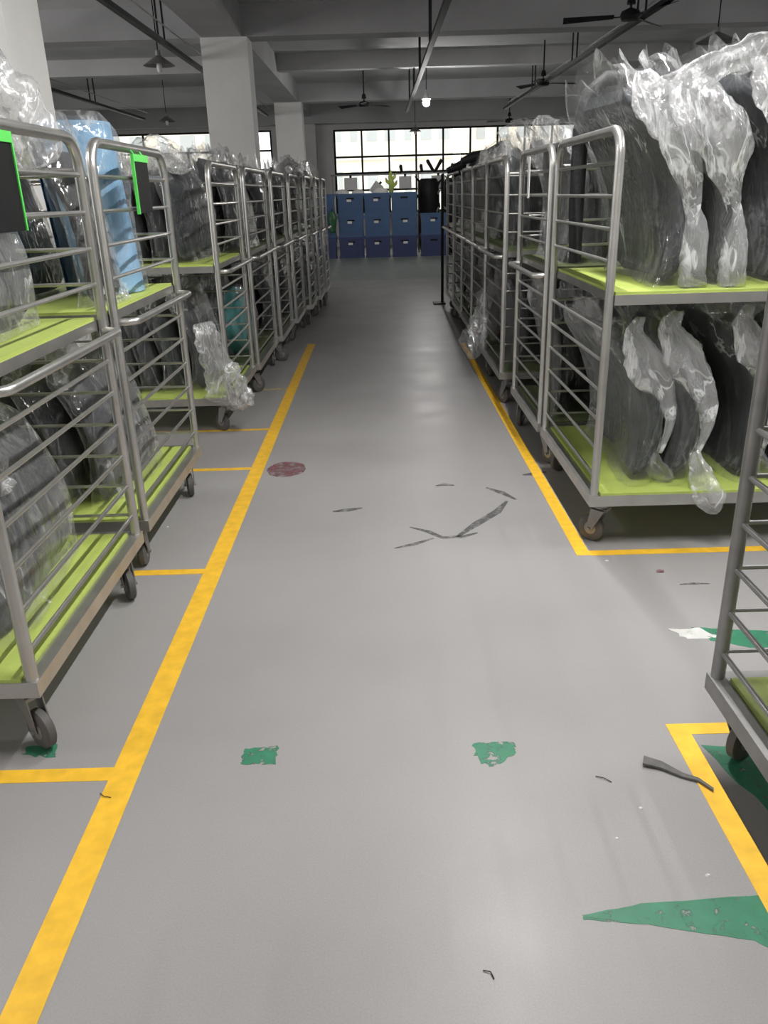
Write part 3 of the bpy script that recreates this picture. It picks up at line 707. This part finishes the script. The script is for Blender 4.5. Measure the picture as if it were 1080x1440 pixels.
# white and yellow-green items lying on the crates
def dome(lab, x, r, seed):
    t = thing('white_liner', lab, 'cover', (x, 21.2, 3 * CH))
    def f(v, th):
        a = v * math.pi / 2; k = 1 + .15 * fbm((math.cos(th), math.sin(th), v), 2, seed); return (r * k * math.cos(a) * math.cos(th) * 1.3, r * .8 * k * math.cos(a) * math.sin(th), .002 + r * .75 * math.sin(a))
    loft(8, 16, f).obj('shell', 'paper', t, True)
dome('white rounded cover on the top crate of the left column', -.86, .13, 1)
dome('white rounded cover at the edge between left and middle crate columns', -.46, .12, 2)
dome('larger white cover on the top crate of the middle column', .1, .15, 3)
t = thing('plastic_spray', 'yellow-green plastic piece standing up on the crates before the window', 'plastic part', (.36, 21.2, 3 * CH))
MB().tube([(0, 0, 0), (.01, 0, .2), (-.02, 0, .36), (.0, 0, .5)], [.05, .07, .05, .02], 8).obj('stem', 'ygreen', t, True)
for a, b in ((.12, .2), (-.11, .26), (.09, .36)): MB().tube([(0, 0, b - .1), (a, 0, b), (a * 1.2, .02, b + .07)], [.03, .035, .012], 8).obj('leaf', 'ygreen', t, True)

# rack behind the crates with paper cards and V-shaped brackets
t = thing('hanging_rack', 'long steel rack behind the blue crates with a rail level with the carts', 'rack', (0, 22.6, 0))
for x in (-1.15, 1.1, 3.3):
    MB().box(x - .02, x + .02, -.02, .02, 0, 1.97).obj('upright', 'dsteel', t)
    MB().box(x - .02, x + .02, -.25, .25, 0, .03).obj('foot', 'dsteel', t)
MB().box(-1.2, 3.4, -.02, .02, 1.94, 1.98).obj('rail', 'dsteel', t)
MB().box(-1.2, 3.4, -.015, .015, 1.0, 1.03).obj('rail', 'dsteel', t)
for j, (x, wd) in enumerate(((-.68, .34), (.75, .32), (1.62, .36), (-.1, .26))):
    t = thing('paper_card', ['white paper card over the left crate column', 'white paper card above the third crate column', 'white paper card above the short crate column', 'folded white card tilted over the middle crates'][j], 'card', (x, 22.56, 1.60))
    o = MB().box(-wd / 2, wd / 2, -.003, .003, 0, .3).obj('sheet', 'paper', t)
    MB().box(-.03, .03, -.008, .012, .29, .36).obj('clip', 'black', t)
    if j == 3: t.rotation_euler = (0, R(38), 0); t.location.z = 1.5
vs = [(1.15, 0, 0), (1.97, 0, 0), (1.52, 1, 1), (2.12, 0, 0), (2.25, 0, 0), (2.48, 1, 1), (2.95, 1, 1), (.62, 0, 0)]
for j, (x, v_, w_) in enumerate(vs):
    t = thing('bracket', 'black bracket standing on the rack rail against the window', 'bracket', (x, 22.6, 1.98), 0, 'black brackets on the far rack rail')
    t['label'] = ['black bracket pair', 'single upright black bracket', 'V-shaped black bracket pair', 'short black bracket', 'upright short black bracket', 'crossed black bracket pair', 'spread black bracket pair', 'thin black bracket'][j] + ' on the rack rail, ' + ORD[[1, 3, 2, 4, 5, 6, 7, 0][j]] + ' from the crates side'
    for s_ in ((-1, 1) if w_ else (1,)):
        MB().tube([(0 if w_ else 0, 0, 0), (.04 * s_, 0, .05), (.17 * s_ if w_ else .02, 0, .26 if w_ else .16), (.19 * s_ if w_ else .03, 0, .30 if w_ else .2)], [.03, .04, .045, .03], 8).obj('arm', 'black', t, 'a')
# dark heap of metal parts beyond the short crate column
for q, (bx, lab) in enumerate(((1.33, 'tall black bundle of tubular parts behind the short crate column'), (1.98, 'second black bundle of tubular parts, nearer the right carts'))):
    t = thing('parts_bundle', lab, 'parts bundle', (bx, 21.95, 0))
    rn = random.Random(q + 4)
    MB().lathe([(.2, 0), (.27, .3), (.28, 1.3), (.27, 1.72), (.2, 1.82)], (0, 0, 0), 14).obj('core', 'black', t, 'a')
    for k in range(22):
        a = rn.uniform(0, 6.28); z = rn.uniform(.9, 1.8); p = (.23 * math.cos(a), .22 * math.sin(a), z)
        MB().tube([p, (p[0] * 1.2, p[1] * 1.2, z + .06), (p[0] * 1.3 + rn.uniform(-.1, .1), p[1] * 1.3, z + .16)], [.025, .03, .01], 6).obj('tube_end', 'black' if k % 4 else 'steel', t, 'a')
# dark stand at the end of the right row
t = thing('post_stand', 'dark post on a flat foot at the far end of the right row', 'stand', (.90, 11.75, 0))
MB().box(-.13, .04, -.12, .12, 0, .02).obj('foot', 'black', t); MB().tube([(0, 0, .02), (0, 0, 1.72)], .02, 8).obj('post', 'black', t, 'a')
# black coat-like items on tops of far right carts
for j, (x, y, z, sx) in enumerate(((1.02, 8.3, 1.70, .26), (1.0, 9.2, 1.66, .3), (1.02, 10.0, 1.66, .25))):
    t = thing('dark_arm', ['black moulded part lying on top of the sixth right-hand cart', 'black moulded part lying on top of the seventh right-hand cart', 'small black moulded part on top of the farthest right carts'][j], 'moulded part', (x, y, z))
    MB().tube([(-.2, 0, .06), (-.08, .02, .10), (.05, 0, .13), (.2, .0, .19)], [.03, .05, .035, .05], 8).obj('part_body', 'black', t, True)
    MB().tube([(-.1, .1, .02), (.02, .02, .08), (.16, -.02, .04)], [.03, .04, .02], 8).obj('arm', 'black', t, True)

# ------------------------------------------------------------------ overhead: light tracks, lamps, fans
def track(lab, x, y0, y1, z, hang):
    t = thing('lighting_track', lab, 'light track', (x, y0, z))
    MB().box(-.035, .035, 0, y1 - y0, 0, .05).obj('channel', 'black', t)
    MB().tube([(.09, 0, .16), (.09, y1 - y0, .16)], .009, 6).obj('conduit', 'dsteel', t)
    for y in hang:
        for d in (0, .32):
            if y0 < y + d < y1: bar('hanger', (0, y + d - y0, .05), (0, y + d - y0, ZC - z - .0), .013, 'black', t, 6)
track('steel lighting track on paired hangers above the left-hand carts', -2.62, -4, 21.5, 3.30, [0, 3, 6, 9, 11.2, 15.0, 18.5])
track('steel lighting track running above the aisle to the lit bulb', .78, -4, 21.5, 3.30, [0, 3, 6, 9, 12.2, 15, 17.3, 19.5])
track('steel lighting track on hangers above the right-hand carts', 3.15, -4, 21.5, 3.30, [0, 3, 6, 9, 10.6, 14.0, 17.5])
track('lighting track far left beyond the closest white column', -5.6, -4, 21.5, 3.30, [6, 10.5, 14.0, 17.6])
def tube_lamp(lab, x, y, power, z=3.22):
    t = thing('tube_lamp', lab, 'lamp', (x, y, z), 0, 'lit tube lamps under the tracks')
    MB().box(-.03, .03, -.62, .62, .02, .08).obj('housing', 'paper', t)
    MB().tube([(0, -.58, 0), (0, .58, 0)], .014, 8).obj('tube', 'tube', t)
    a = area('tube_light', (0, 0, -.02), (0, 0, 0), .03, 1.16, power, (1, .985, .96)); a.parent = t
tube_lamp('lit tube lamp under the aisle track above the floor near the camera', .78, 2.0, 66)
tube_lamp('lit tube lamp under the aisle track above the yellow corner', .78, 3.9, 68)
tube_lamp('lit tube lamp under the aisle track behind the camera', .78, -2.2, 20)
tube_lamp('lit tube lamp under the right track beside the closest right cart', 3.15, 2.9, 50)
tube_lamp('lit tube lamp under the left track above the closest left cart', -2.62, 2.2, 30)  # unseen lamp added to brighten the closest white column
tube_lamp('lit tube lamp under the far-left track, beyond the left cart row', -5.6, 4.5, 90)  # unseen lamp added to keep the column bright without rung shadows

def pendant(lab, x, y, z, lit=False, drop=.5, r=.17):
    t = thing('pendant_lamp', lab, 'lamp', (x, y, z))
    bar('rod', (0, 0, .16), (0, 0, drop), .008, 'black', t, 6)
    MB().lathe([(.03, .17), (.035, .11), (r * .55, .06), (r, 0), (r - .006, 0), (r * .53, .05), (.03, .1)], (0, 0, 0), 20).obj('shade', 'dsteel' if not lit else 'paper', t, 'a')
    MB().lathe([(q_[0] * (2.0 if lit else 1), q_[1] * (1.1 if lit else 1)) for q_ in ((.012, .09), (.028, .05), (.036, 0), (.028, -.045), (.008, -.06))], (0, 0, -.06 if lit else -.02), 14).obj('bulb', 'bulb' if lit else 'paper', t, True)
pendant('the only lit bulb in view, bright white under the aisle track', 1.04, 17.8, 3.22, True, .78, .09)
pendant('unlit pendant lamp with cone shade before the far window', 1.06, 23.3, 3.0, False, 1.0, .16)
pendant('unlit cone pendant lamp hanging left of the tall white column', -2.72, 11.5, 3.08, False, .92, .2)
pendant('small unlit pendant lamp over the left window, farther off', -4.75, 20.2, 3.15, False, .85, .2)
pendant('unlit pendant lamp high over the right-hand bags', 4.5, 11.9, 3.22, False, .78, .26)
def fan(lab, x, y, z, rz, r=.62):
    t = thing('ceiling_fan', lab, 'fan', (x, y, z), rz)
    MB().lathe([(.03, -.05), (.1, -.04), (.12, .0), (.1, .05), (.03, .08)], (0, 0, 0), 18).obj('motor', 'black', t, 'a')
    bar('rod', (0, 0, .08), (0, 0, ZC - z), .014, 'black', t, 8)
    MB().lathe([(.05, .12), (.04, .2), (.02, .22)], (0, 0, 0), 12).obj('canopy_cup', 'black', t, 'a')
    for k in range(3):
        a = k * 2 * math.pi / 3
        b = MB().box(.1, .2, -.02, .02, -.008, 0).add([(.18, -.045, -.012), (r, -.07, -.03), (r, .06, .01), (.18, .05, .01), (.18, -.045, -.006), (r, -.07, -.024), (r, .06, .016), (.18, .05, .016)],
            [(3, 2, 1, 0), (4, 5, 6, 7), (0, 1, 5, 4), (1, 2, 6, 5), (2, 3, 7, 6), (3, 0, 4, 7)]).obj('blade', 'black', t); b.rotation_euler = (0, 0, a)
fan('black three-blade ceiling fan over the middle of the right-hand row', 3.12, 16.5, 3.30, R(8))
fan('large black ceiling fan nearest the camera, top right', 2.95, 10.5, 3.30, R(50), .75)
fan('distant ceiling fan above the aisle before the far window', -.22, 19.0, 3.26, R(30))
fan('distant ceiling fan seen low over the far right window', 3.6, 23.6, 3.2, R(70))
